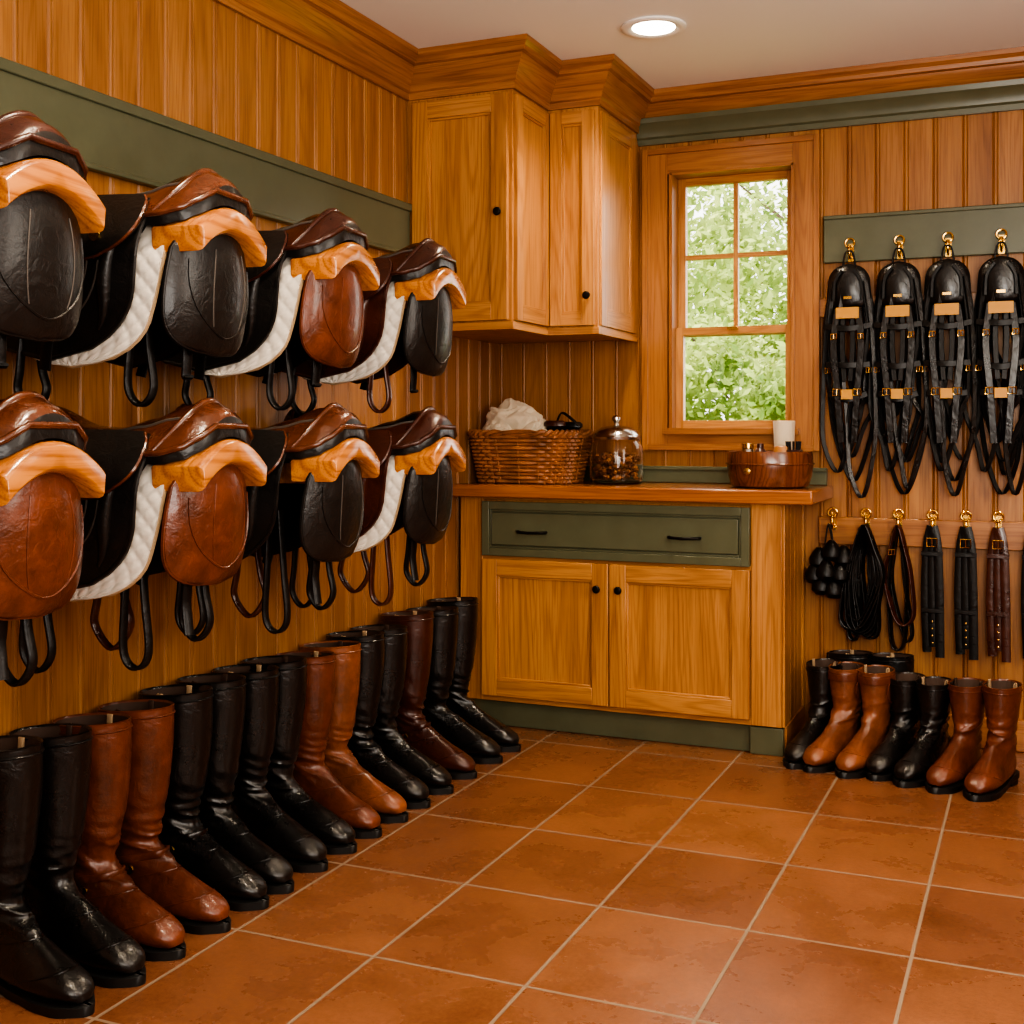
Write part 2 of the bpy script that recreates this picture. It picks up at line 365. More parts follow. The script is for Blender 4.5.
# ------------------------------------------------------------ cabinets
def panel(b,kind,a0,a1,z0,z1,base,mv,mh,st=.055,depth=.02,raised=False):
    def bx(p0,p1,q0,q1,d0,d1,m):
        if kind=='front': b.box(p0,p1,base-d1,base-d0,q0,q1,m)
        else: b.box(base+d0,base+d1,p0,p1,q0,q1,m)
    bx(a0,a0+st,z0,z1,0,depth,mv); bx(a1-st,a1,z0,z1,0,depth,mv)
    bx(a0+st,a1-st,z0,z0+st,0,depth,mh); bx(a0+st,a1-st,z1-st,z1,0,depth,mh)
    bx(a0+st,a1-st,z0+st,z1-st,0,depth*.3,mv)
    e=.008
    for q in ((a0+st,a0+st+e,z0+st,z1-st,mv),(a1-st-e,a1-st,z0+st,z1-st,mv),(a0+st+e,a1-st-e,z0+st,z0+st+e,mh),(a0+st+e,a1-st-e,z1-st-e,z1-st,mh)):
        bx(q[0],q[1],q[2],q[3],0,depth*.7,q[4])
def knob(b,x,y,z):
    b.lathe([(0,0),(.006,0),(.006,.012),(.013,.016),(.015,.022),(.012,.028),(0,.030)],(x,y,z),M_iron,20,axis=1)
def uppers():
    b=B(); z0,z1=1.475,2.42; g=.0015
    b.box(g,C1X,C1Y,YB-.004,z0,z1,M_ov)
    panel(b,'front',.03,C1X-.012,z0+.02,2.265,C1Y,M_ov,M_ox,st=.06,depth=.022)
    panel(b,'side',C1Y+.012,C2Y-.002,z0+.02,2.265,C1X,M_ov,M_oy,st=.05,depth=.014)
    b.box(C1X,C2X,C2Y,YB-.004,z0,z1,M_ov)
    panel(b,'front',C1X+.018,C2X-.010,z0+.02,2.265,C2Y,M_ov,M_ox,st=.045,depth=.022)
    panel(b,'side',C2Y+.02,YB-.06,z0+.02,2.265,C2X,M_ov,M_oy,st=.06,depth=.008)
    b.box(g,C1X+.008,C1Y-.012,C1Y+.01,z0-.012,z0+.014,M_ox); b.box(C1X-.006,C1X+.008,C1Y+.01,C2Y,z0-.012,z0+.014,M_oy)
    b.box(C1X,C2X+.008,C2Y-.012,C2Y+.01,z0-.012,z0+.014,M_ox); b.box(C2X-.006,C2X+.008,C2Y+.01,YB-.04,z0-.012,z0+.014,M_oy)
    knob(b,.366,C1Y-.022,1.86); knob(b,.570,C2Y-.022,1.60)
    b.obj('upper_wall_cabinet',bevel=.002)
uppers()
CT=.915
def lowers():
    b=B(); yf=4.20; xr=1.24; zt=CT-.045
    b.box(.0205,xr,yf,YB-.004,.10,zt,M_ov)
    b.box(.0205,xr-.03,yf+.02,YB-.004,.001,.10,M_green)
    b.box(xr-.11,xr+.004,yf-.006,yf+.10,.001,.095,M_green)
    b.box(xr-.004,xr+.012,yf+.02,YB-.03,.001,.10,M_trimy)
    b.box(.0205,.115,yf-.012,yf,.10,zt,M_ov); b.box(1.135,xr,yf-.012,yf,.10,zt,M_ov)
    b.box(.115,1.135,yf-.012,yf,zt-.012,zt,M_ox); b.box(.115,1.135,yf-.012,yf,.10,.125,M_ox); b.box(.115,1.135,yf-.012,yf,.632,.650,M_ox)
    panel(b,'front',.118,.621,.122,.636,yf-.012,M_ov,M_ox,st=.062,depth=.020)
    panel(b,'front',.625,1.133,.122,.636,yf-.012,M_ov,M_ox,st=.062,depth=.020)
    panel(b,'front',.118,1.133,.648,.852,yf-.012,M_green,M_green,st=.03,depth=.02)
    b.box(.158,1.093,yf-.030,yf-.018,.690,.810,M_green)
    y=yf+.08
    b.box(xr,xr+.010,yf-.006,yf+.05,.10,zt,M_ov); b.box(xr,xr+.010,YB-.05,YB-.004,.10,zt,M_ov)
    while y<YB-.06:
        b.box(xr,xr+.006,y-.028,y+.038,.10,zt,M_ov); y+=.07
    for px in (.325,.905):
        b.tube(catmull([(px-.055,yf-.030,.742),(px-.05,yf-.050,.742),(px,yf-.058,.740),(px+.05,yf-.050,.742),(px+.055,yf-.030,.742)],5),.006,M_iron,8)
    knob(b,.582,yf-.03,.545); knob(b,.664,yf-.03,.545)
    b.obj('base_cabinet',bevel=.002)
    b=B(); b.box(.003,1.350,4.150,YB-.003,CT-.048,CT,M_top)
    b.obj('butcher_block_countertop',bevel=.006)
    b=B(); b.box(.003,1.33,YB-.022,YB-.003,CT+.001,CT+.06,M_green); b.box(.003,1.33,YB-.028,YB-.003,CT+.05,CT+.065,M_green); b.obj('trim_7',bevel=.003)
lowers()
# ------------------------------------------------------------ boots
def boot(name,loc,rz,mat,H=.48,sc=1.0,tall=True,seed=0,wide=1.0,strap=False,trim=None,lx=1.0):
    r=random.Random(seed); b=B()
    S=[(-.086,.480,.094,.494,.074),(-.089,.42,.094,.42,.074),(-.086,.34,.088,.34,.070),(-.075,.26,.076,.26,.062),(-.060,.20,.063,.205,.051),
       (-.053,.155,.064,.172,.043),(-.057,.115,.084,.150,.040),(-.063,.080,.112,.130,.040),(-.063,.050,.140,.112,.041),(-.045,.034,.165,.098,.043),
       (.02,.026,.191,.084,.046),(.09,.020,.213,.072,.049),(.15,.018,.232,.058,.046),(.195,.018,.244,.044,.035),(.225,.018,.246,.028,.018)]
    if not tall:
        S[0:6]=[(-.068,.480,.074,.465,.060),(-.068,.42,.073,.42,.059),(-.063,.34,.068,.34,.054),(-.058,.26,.063,.26,.049),(-.054,.20,.062,.205,.045),(-.054,.155,.070,.175,.041)]
    def zz(z): return z if z<.17 else .17+(z-.17)*(H-.17)/(.48-.17)
    m=9
    P=catmull([(s[0],zz(s[1]),s[4]) for s in S],m); Q=catmull([(s[2],zz(s[3]),0) for s in S],m)
    rings=[];n=44; off=Vector((seed*3.1,seed*1.7,0))
    for k,(p,q) in enumerate(zip(P,Q)):
        bx,bz,w=p; fx,fz=q.x,q.y
        foot=min(1,max(0,(k/m-6.5)/2.5)); ex=1-.22*foot
        cx,cz=(bx+fx)/2,(bz+fz)/2; ax,az=(fx-bx)/2,(fz-bz)/2
        ring=[]
        kk=k/m
        ank=math.exp(-((kk-5.2)/1.9)**2)
        for j in range(n):
            a=2*math.pi*j/n; c,s_=math.cos(a),math.sin(a)
            c=math.copysign(abs(c)**ex,c); s_=math.copysign(abs(s_)**ex,s_)
            x,y,z=cx+ax*c,w*wide*s_,cz+az*c
            wr=1-2.2*abs(noise.noise(Vector((x*8,y*8,z*34+x*12))+off)); wr=wr*wr*(1 if wr>0 else -1)
            wr2=noise.noise(Vector((x*7,y*7,z*7))+off)
            f=1+ank*(.20*(wr-.5))+.035*wr2
            x,y,z=cx+ax*c*f,w*wide*f*s_,cz+az*c*f
            if kk>5: z=max(z,.017)
            ring.append((x,y,z))
        rings.append(ring)
    b.loft(rings,mat,c0=False)
    top=rings[0]; c=Vector((sum(p[0] for p in top)/n,0,sum(p[2] for p in top)/n))
    def sc_(rg,s,dz): return [(c.x+(p[0]-c.x)*s,p[1]*s,p[2]+dz) for p in rg]
    b.loft([top,sc_(top,1.01,.003),sc_(top,.97,.005),sc_(top,.93,0),sc_(top,.70,-.10)],M_in,c0=False,fm=lambda i,j: mat if i<3 else M_in)
    b.tube([Vector(p)+Vector((0,0,-.014)) for p in sc_(top,1.008,0)],.0025,mat,6,closed=True)
    zt_=zz(.484)
    for sy in (-1,1):
        yy=sy*(.066 if tall else .052)*wide
        b.ribbon(catmull([(0.0,yy*.86,zt_-.03),(0.0,yy*.88,zt_-.004),(.002,yy*.84,zt_+.006),(.004,yy*.78,zt_-.002),(.004,yy*.76,zt_-.04)],4),.014,.003,M_in if seed%2 else M_bind,(1,0,0))
    bp=[(P[k].x-.002,0,P[k].y) for k in range(0,9*m,2)]
    b.ribbon(bp,.012,.004,mat,(0,1,0))
    def hw(x):
        base=interp(x,[(-.07,.034),(-.03,.039),(.04,.035),(.10,.043),(.16,.051),(.20,.048),(.252,.03)])
        e0=max(0,min(1,(x+.070)/.03)); e1=max(0,min(1,(.255-x)/.055))
        return base*math.sqrt(1-(1-e0)**2)*math.sqrt(1-(1-e1)**2)*wide
    xs=[-.070+.325*(.5-.5*math.cos(math.pi*i/26)) for i in range(27)]
    def zt(x): return .018+.020*(1-max(0,min(1,(x+.01)/.07)))
    def outline(dz,ex):
        return [(x,hw(x)+ex,zt(x)+dz) for x in xs]+[(x,-hw(x)-ex,zt(x)+dz) for x in reversed(xs)]
    o1=[(x,y,max(0.0,z)) for x,y,z in outline(-.0175,.002)]
    b.loft([outline(.003,-.003),outline(.001,.003),o1],M_sole)
    hx=[-.068+.075*(.5-.5*math.cos(math.pi*i/14)) for i in range(15)]
    def hh(s,z,sh): return [(x+sh*(1-(x+.068)/.075),hw(x)*s,z) for x in hx]+[(x+sh*(1-(x+.068)/.075),-hw(x)*s,z) for x in reversed(hx)]
    b.loft([hh(1.0,.024,0),hh(.97,.012,.003),hh(.96,0,.005)],M_sole)
    def ringat(k,s,dx=0):
        rg=rings[k]; cc=Vector((sum(p[0] for p in rg)/n,0,sum(p[2] for p in rg)/n))
        return [cc+(Vector(p)-cc)*s+Vector((dx,0,0)) for p in rg]
    b.tube(ringat(int(10.6*m),1.004),.0018,mat,5,closed=True)
    if tall: b.tube(ringat(int(7.5*m),1.004),.0015,mat,5,closed=True)
    if strap:
        b.ribbon(ringat(6*m,1.03),.016,.004,mat,(0,.1,1),closed=True)
        b.lathe([(0,0),(.010,0),(.010,.004),(0,.005)],(.03,-.050*wide,.115),M_brass,14,axis=1)
    if trim:
        b.ribbon([Vector(p)+Vector((0,0,-.022)) for p in sc_(top,1.015,0)],.03,.003,trim,(0,0,1),closed=True)
        for sy in (-1,1):
            b.tube([(.01+.028*math.cos(a),sy*(.060*wide),zz(.42)-.04+.035*math.sin(a)) for a in [k*math.pi/8 for k in range(16)]],.003,trim,6,closed=True)
    for i in range(len(b.v)): q=b.v[i]; b.v[i]=(q[0]*sc*lx,q[1]*sc,q[2]*sc)
    return b.obj(name,loc,rz,ang=60)
ys=[1.855,1.99,2.12,2.26,2.40,2.535,2.69,2.82,2.97,3.105,3.25,3.395,3.58,3.765,3.93]
mt=[M_blk,M_blk,M_brn,M_brn,M_blk,M_blk,M_blk,M_blk,M_brn,M_tan,M_blk,M_blk,M_dbr,M_blk,M_blk]
for i,(y,m) in enumerate(zip(ys,mt)):
    boot('tall_riding_boot',(.110+R.uniform(-.003,.003),y,0),rad(R.uniform(-9,-2)),m,H=.475+(.02 if i>11 else 0)+R.uniform(-.008,.008),seed=i,strap=(i in(2,3,4,12)),sc=1.0+R.uniform(-.01,.01),lx=1.10,wide=.96)
pb=[((1.368,4.285),M_blk,.33),((1.448,4.26),M_tan,.33),((1.548,4.24),M_tan,.33),((1.645,4.25),M_blk,.31),((1.735,4.21),M_blk,.31),((1.838,4.18),M_brn,.32),((1.942,4.15),M_brn,.33)]
for i,((x,y),m,h) in enumerate(pb):
    boot('paddock_boot',(x,y,0),rad(-112+R.uniform(-4,4)),m,H=h,seed=30+i,tall=False,wide=.98,sc=.96,trim=(M_brn if i in (1,2) else None))
for x in (1.42,1.56):
    boot('dress_boot',(x,4.51,0),rad(-4),M_blk,H=.355,seed=50,wide=.8,sc=.88)
# ------------------------------------------------------------ saddles
AH=.128
def archz(y): return .042-3.2*y*y
def rack(loc,rz):
    b=B(); rings=[]
    for x,g in ((.425,.004),(.430,0),(.530,0),(.538,.003),(.543,.009)):
        top=[];bot=[]
        for i in range(19):
            y=-AH+2*AH*i/18
            yy=y*(1-g*3); top.append((x,yy,archz(y)-g)); bot.append((x,yy*.97,archz(y)-.054+.2*y*y+g))
        rings.append(top+bot[::-1])
    b.loft(rings,M_rack)
    b.box(.002,.026,-.05,.05,-.17,.02,M_rack); b.box(.02,.44,-.022,.022,-.070,-.020,M_rack)
    b.add([(.024,-.018,-.155),(.024,.018,-.155),(.024,-.018,-.065),(.024,.018,-.065),(.20,-.018,-.065),(.20,.018,-.065)],[(0,1,3,2),(2,3,5,4),(0,4,5,1),(0,2,4),(1,5,3)],M_rack)
    return b.obj('saddle_rack',loc,rz,bevel=.004)
def leaf(c,hw,z0,z1,yfun,rb=.4,bx=0):
    def fn(u,v):
        s=(2*u-1); q=v
        k=1.0
        if q>1-rb: k=math.sqrt(max(0,1-((q-(1-rb))/rb)**2.4))
        if q<.12: k*=.93+.07*(q/.12)
        w=hw*(1+.10*math.sin(math.pi*q))*k
        x=c+bx*q+s*w; z=z0+(z1-z0)*q; return (x,yfun(x,q),z)
    return fn
def edge_path(fn,side,n=14):
    L1=[fn(0,i/n) for i in range(n+1)]; L2=[fn(1,1-i/n) for i in range(n+1)]
    return [Vector(p) for p in L1+L2]
def saddle(loc,rz,seat,cantle,near,endp,pad,seed,loops=2,lowloop=-.40):
    r=random.Random(seed); b=B()
    ridge=[(.014,.080),(.05,.122),(.10,.112),(.20,.082),(.29,.080),(.37,.096),(.44,.114),(.485,.118),(.512,.104),(.525,.088)]
    half=[(.014,.030),(.05,.060),(.10,.084),(.20,.108),(.29,.128),(.37,.138),(.44,.138),(.485,.128),(.512,.102),(.525,.06)]
    drop=[(.014,.03),(.05,.070),(.10,.075),(.20,.066),(.29,.066),(.37,.086),(.44,.100),(.485,.094),(.512,.060),(.525,.02)]
    X0,X1=.014,.525
    def dish(x,v): return -.016*math.exp(-(v/.45)**2)*math.sin(math.pi*min(1,max(0,(x-.1)/.34)))
    rings=[]; nx=46; nv=28
    for i in range(nx+1):
        x=X0+(X1-X0)*i/nx; rd,w,dp=interp(x,ridge),interp(x,half),interp(x,drop)
        top=[];bot=[]
        for j in range(nv+1):
            v=-1+2*j/nv
            top.append((x,w*v,rd-dp*abs(v)**2.0+dish(x,v)))
        for j in range(nv+1):
            v=1-2*j/nv; yy=w*.94*v; zt=rd-dp*abs(v)**2.0+dish(x,v)
            if x>.41: zb=min(zt-.016,max(archz(yy)+.004,zt-.045))
            else: zb=zt-.034
            bot.append((x,yy,zb))
        rings.append(top+bot)
    def fm(i,j):
        if j<nv:
            v=abs(-1+2*(j+.5)/nv)
            return cantle if v>.58 or i>nx-7 else seat
        return M_blk2
    b.loft(rings,M_blk2,fm=fm)
    def sp(x,v,o=0.0):
        rd,w,dp=interp(x,ridge),interp(x,half),interp(x,drop)
        return (x,w*v,rd-dp*abs(v)**2.0+o+dish(x,v))
    ep=[]
    for s in (-1,1):
        seq=range(0,nx+1) if s<0 else range(nx,-1,-1)
        for i in seq: ep.append(sp(X0+(X1-X0)*i/nx,s))
    b.tube(ep[1:-1],.0065,cantle,8)
    for s in (-1,1):
        b.tube([sp(.05+.41*i/24,s*.58,.001) for i in range(25)],.0032,M_stitch,6)
    b.tube([sp(.475-.05*abs(v)**3,v,.000) for v in [-1+2*k/20 for k in range(21)]],[.004+.006*(1-abs(-1+2*k/20)) for k in range(21)],cantle,8)
    b.tube([sp(.055+.02*abs(v),v,.001) for v in [-1+2*k/16 for k in range(17)]],.005,cantle,8)
    for s in (-1,1):
        yf=lambda x,q,s=s: s*(.098+.050*math.sin(math.pi/2*min(1,q*2.6))+.012*math.sin(q*5))
        fn=leaf(.245,.168,.050,-.268,yf,rb=.45,bx=-.055)
        b.slab(fn,20,22,lambda u,v:.010+.014*math.sin(math.pi*min(1,max(0,u)))*math.sin(math.pi*v),near)
        b.tube([p+Vector((0,s*.004,0)) for p in edge_path(fn,s)],.005,near,6)
        kr=[]
        for k in range(15):
            v=.22+.60*k/14; p=Vector(fn(.88-.05*math.sin(math.pi*k/14),v)); kr.append(p+Vector((0,s*.006,0)))
        b.tube(kr,[.004+.011*math.sin(math.pi*k/14) for k in range(15)],near,8)
        y2=lambda x,q,s=s: s*(.114+.060*math.sin(math.pi/2*min(1,q*1.3)))
        fn2=leaf(.262,.150,.055,-.085,y2,rb=.7,bx=-.02)
        b.slab(fn2,14,12,lambda u,v:.010+.010*math.sin(math.pi*u),near)
        b.tube([p+Vector((0,s*.004,0)) for p in edge_path(fn2,s,10)],.0035,cantle,5)
        for kq in (.28,.35):
            inn=[]
            for k in range(25):
                a=math.pi*k/24; u=.44-kq*math.cos(a); v=.40+(kq+.10)*math.sin(a)
                p=Vector(fn(u,v)); inn.append(p+Vector((0,s*.011,0)))
            b.tube(inn,.0020,M_stitch,5)
        b.ribbon(catmull([(.25,s*.182,-.02),(.24,s*.180,-.10),(.22,s*.174,-.20),(.20,s*.162,-.29)],5),.026,.005,M_strap,(1,0,0))
        if pad and s<0:
            yp=lambda x,q,s=s: s*(.076+.046*math.sin(math.pi/2*min(1,q*2.6))+.008*q)
            fp=leaf(.312,.145,.030,-.282,yp,rb=.30,bx=-.070)
            def tq(u,v):
                a=(u*8+v*9)%1; c_=(u*8-v*9)%1
                return .008+.008*min(1,(min(a,1-a)*min(c_,1-c_)*9))**.5
            b.slab(fp,84,84,tq,M_pad)
            b.tube([p for p in edge_path(fp,s,18)],.005,M_bind,6)
    def fe(u,v):
        s=2*u-1; q=v
        k=math.sqrt(max(0,1-((q-.50)/.50)**2.6)) if q>.50 else (.86+.14*math.sin(math.pi/2*q/.50))
        if q<.08: k*=.75+.25*math.sqrt(q/.08)
        y=.146*s*k; return (.500-1.8*y*y-.02*q*q, y+.016*q, -.010-1.2*y*y-.245*q)
    TH=lambda u,v:.012+.046*(math.sin(math.pi*u)**.6)*(math.sin(math.pi*min(1,v*.9+.1))**.6)
    b.slab(fe,24,24,TH,endp)
    def onpanel(u,v):
        p=Vector(fe(u,v)); t=TH(u,v)
        e=.01; n=(Vector(fe(u+e,v))-Vector(fe(u-e,v))).cross(Vector(fe(u,v+e))-Vector(fe(u,v-e))).normalized()
        if n.x<0:n=-n
        return p+n*(t/2)
    b.tube([onpanel(.5-.38*math.cos(math.pi*k/20),.20+.66*math.sin(math.pi*k/20)) for k in range(21)],.0028,endp,5)
    for uu in (.33,.67):
        b.tube([onpanel(uu+.10*(uu-.5)*math.sin(k/12*3.1),.14+.62*k/12) for k in range(13)],.0018,M_stitch if endp is M_blk2 else endp,5)
    b.tube([Vector(p) for p in edge_path(fe,1,20)],.0055,endp,6)
    def loop(cx,cy,zt,zb,w,mat):
        pts=[(cx-w*.35,cy,zt),(cx-w*.55,cy,(zt+zb)/2),(cx-w*.75,cy+.006,zb+w*.9),(cx,cy+.01,zb),(cx+w*.75,cy+.012,zb+w*.9),(cx+w*.5,cy+.012,(zt+zb)/2),(cx+w*.2,cy+.012,zt)]
        b.ribbon(catmull(pts,6),.018,.007,mat,(.35,1,0))
    loop(.16+r.uniform(-.02,.02),-.140,-.20,lowloop+.0,.042,M_strap)
    loop(.36+r.uniform(-.02,.02),-.100,-.13,lowloop+.01,.036,M_strap if near is not M_dbr else M_dbr)
    b.ribbon(catmull([(.43,-.02,-.15),(.435,-.02,-.25),(.43,-.015,-.30),(.44,-.02,lowloop+.07)],5),.022,.006,M_strap,(.5,1,0))
    if loops>2:
        loop(.25,-.02,-.18,lowloop+.03,.055,M_dbr); loop(.42,.03,-.18,lowloop+.05,.04,M_strap)
    b.lathe([(.006,0),(.012,0),(.012,.003),(.006,.003)],(.33,-.180,-.03),M_brass,12,axis=1)
    return b.obj('english_saddle',loc,rz,ang=55)
cols=[1.51,2.00,2.485,2.985]
cfgU=[(M_blk,M_dbr,M_blk2,M_blk2,False),(M_blk,M_gbr,M_blk2,M_blk2,True),(M_blk,M_dbr,M_blk2,M_brn,True),(M_blk,M_dbr,M_dbr,M_blk2,True)]
cfgL=[(M_gbr,M_gbr,M_brn,M_brn,False),(M_gbr,M_gbr,M_blk2,M_brn,True),(M_gbr,M_gbr,M_blk2,M_blk2,False),(M_blk,M_dbr,M_dbr,M_blk2,True)]
RZ=rad(6)
for i,y in enumerate(cols):
    rack((.008,y,1.53),RZ); saddle((.012,y,1.53),RZ,*cfgU[i],seed=i,lowloop=-.37)
    rack((.008,y,1.06),RZ); saddle((.012,y,1.06),RZ,*cfgL[i],seed=10+i,loops=3,lowloop=-.43)
# ------------------------------------------------------------ hooks, bridles, straps
def hook(x,z,name='brass_coat_hook',ring=True):
    b=B(); b.box(-.010,.010,-.004,0,-.03,.035,M_brass)
    b.tube(catmull([(0,-.004,-.01),(0,-.03,-.022),(0,-.046,-.008),(0,-.045,.014)],6),.0042,M_brass,8)
    b.lathe([(0,0),(.006,.001),(.008,.006),(.006,.011),(0,.013)],(0,-.045,.012),M_brass,12)
    if ring: b.tube([(.016*math.cos(a),-.030,.034+.016*math.sin(a)) for a in [k*math.pi/8 for k in range(16)]],.0038,M_brass,8,closed=True)
    return b.obj(name,(x,YB-.022,z))
def buckle(b,x,y,z,w=.02,h=.018,m=M_brass):
    b.tube([(x-w/2,y,z-h/2),(x+w/2,y,z-h/2),(x+w/2,y,z+h/2),(x-w/2,y,z+h/2)],.0026,m,6,closed=True)
    b.tube([(x,y-.001,z-h/2),(x,y-.001,z+h/2)],.0015,m,5)
def bridle(x,z,seed):
    r=random.Random(seed); b=B()
    def fc(u,v):
        s=2*u-1; k=math.sqrt(max(0,1-((v-.4)/.6)**6)) if v>.4 else math.sqrt(max(0,1-((.4-v)/.4)**2.2))
        k=k*(.86+.14*v)
        return (.080*s*k,-.060+ .25*(.070*s*k)**2*10,-.035-.165*v)
    b.slab(fc,16,16,lambda u,v:.012+.035*math.sin(math.pi*u)**.7*math.sin(math.pi*v)**.5,M_blk)
    for s in (-1,1):
        b.ribbon(catmull([(s*.02,-.084,-.06),(s*.045,-.082,-.10),(s*.05,-.082,-.17)],5),.010,.005,M_strap,(1,0,0))
    b.ribbon(catmull([(-.025,-.05,-.07),(-.014,-.05,.0),(0,-.045,.012),(.014,-.05,.0),(.025,-.05,-.07)],5),.018,.006,M_strap,(0,1,0))
    b.box(-.040,.040,-.098,-.090,-.235,-.195,M_tag)
    b.box(-.014,.014,-.092,-.086,-.165,-.155,M_brass)
    defs=[(-.060,.060,-.84,.078,0),(-.045,.035,-.76,.062,1),(-.030,.055,-.60,.050,0),(-.062,.01,-.68,.074,1),(.0,.062,-.73,.070,0),(-.02,.02,-.52,.030,1),(-.055,-.01,-.80,.062,0),(-.05,.05,-.66,.040,0),(-.01,.06,-.86,.055,1)]
    for k,(x1,x2,zb,w,m_) in enumerate(defs):
        zb+=r.uniform(-.03,.03); y=-.026-.006*k; xm=(x1+x2)/2+r.uniform(-.025,.025)
        pts=[(x1,y,-.10),(x1-.012-w*.18,y,-.28+r.uniform(-.03,.03)),(xm-w*.95+r.uniform(-.014,.014),y,(zb-.2)/2-.05),(xm-w*.6+r.uniform(-.012,.012),y-.004,zb+.10),(xm,y-.006,zb),(xm+w*.6,y-.004,zb+.11),(xm+w*.95+r.uniform(-.014,.014),y,(zb-.2)/2-.06),(x2+.012+w*.18,y,-.28),(x2,y,-.10)]
        b.ribbon(catmull(pts,6),.016,.006,M_blk if m_ else M_strap,(1,.5,0.1))
    for zz,w in ((-.26,.080),(-.40,.076),(-.505,.066)):
        b.ribbon(catmull([(-w,-.082,zz),(0,-.098,zz-.012+r.uniform(-.01,.01)),(w,-.082,zz)],6),.022,.007,M_strap,(0,0,1))
    for s in (-1,1):
        b.ribbon(catmull([(s*.035,-.088,-.20),(s*.048,-.096,-.33),(s*.034,-.098,-.50),(s*.022,-.09,-.68)],6),.024,.007,M_blk,(1,0,0))
        b.ribbon(catmull([(s*.015,-.088,-.22),(s*.018,-.092,-.33),(s*.010,-.094,-.46)],6),.018,.007,M_strap,(1,0,0))
        buckle(b,s*.047,-.103,-.30); buckle(b,s*.036,-.106,-.50,.026,.022); buckle(b,s*.072,-.075,-.42,.018,.018)
    b.box(-.020,.020,-.112,-.106,-.525,-.490,M_tag)
    return b.obj('leather_bridle',(x,YB-.022,z))
for i,x in enumerate((1.417,1.589,1.753,1.928,2.10)):
    hook(x,1.765); bridle(x,1.755,i)
hx=[1.356,1.474,1.586,1.702,1.813,1.918,2.03]
for i,x in enumerate(hx):
    hook(x,.785)
    b=B()
    if i==0:
        b.ribbon(catmull([(-.016,-.04,-.13),(-.012,-.04,-.06),(0,-.042,-.006),(.012,-.04,-.06),(.018,-.04,-.13)],6),.014,.005,M_strap,(0,1,0))
        b.ribbon(catmull([(.02,-.04,-.13),(.010,-.04,-.06),(0,-.048,-.008)],6),.014,.005,M_strap,(0,1,0))
        pos=[(-.035,-.045,-.13),(.012,-.06,-.10),(.052,-.045,-.12),(-.050,-.05,-.185),(-.005,-.075,-.17),(.040,-.055,-.18),(-.025,-.05,-.225),(.018,-.055,-.235)]
        for k,(cx,cy,cz) in enumerate(pos):
            b.lathe([(0,-.040),(.022,-.038),(.036,-.022),(.035,.000),(.022,.022),(.010,.036),(0,.038)],(cx,cy,cz),M_strap,16)
        b.obj('rubber_bell_boots',(x-.01,YB-.032,.785)); continue
    def U(w,zb,wd,mat,y=-.042,top=-.004,sk=0):
        pts=[(0,y,top),(-w*.6,y,top-.09),(-w,y,(top+zb)/2),(-w*.75+sk,y,zb+.04),(sk,y,zb),(w*.75+sk,y,zb+.04),(w,y,(top+zb)/2),(w*.6,y,top-.09)]
        b.ribbon(catmull(pts,6,closed=True),wd,.006,mat,(.6,1,.0) ,closed=True)
    if i==1:
        for k in range(14): U(.012+.004*k,-.39-.012*(k%4)+.02*(k%3),.022,M_blk if k%2 else M_strap,y=-.026-.0035*k,sk=R.uniform(-.045,.02))
        nm='leather_reins'
    elif i==2:
        U(.030,-.45,.024,M_blk); U(.045,-.36,.022,M_dbr,y=-.052,sk=.02); U(.022,-.42,.02,M_strap,y=-.03,sk=.03); buckle(b,-.02,-.06,-.1); nm='leather_reins'
    else:
        mat=M_dbr if i==5 else M_strap
        nm='leather_lead_strap'
        for s,dz in ((-1,0),(1,-.015),(0,.02)):
            b.ribbon(catmull([(s*.004,-.043-.004*s,-.004),(s*.018,-.046-.006*s,-.08),(s*.024,-.046-.006*s,-.25),(s*.022+.004,-.044-.006*s,-.45+dz)],6),.030,.006,mat,(1,0,0))
        for zz in (-.10,-.30): b.ribbon([(-.036,-.058,zz),(0,-.061,zz),(.036,-.058,zz)],.016,.006,mat,(0,0,1))
        buckle(b,0,-.064,-.06,.034,.028)
        for k in range(4): b.lathe([(0,0),(.003,0),(.003,.0015),(0,.002)],(0.0,-.050,-.34-.025*k),M_brass,8,axis=1)
    b.obj(nm,(x,YB-.022,.785))
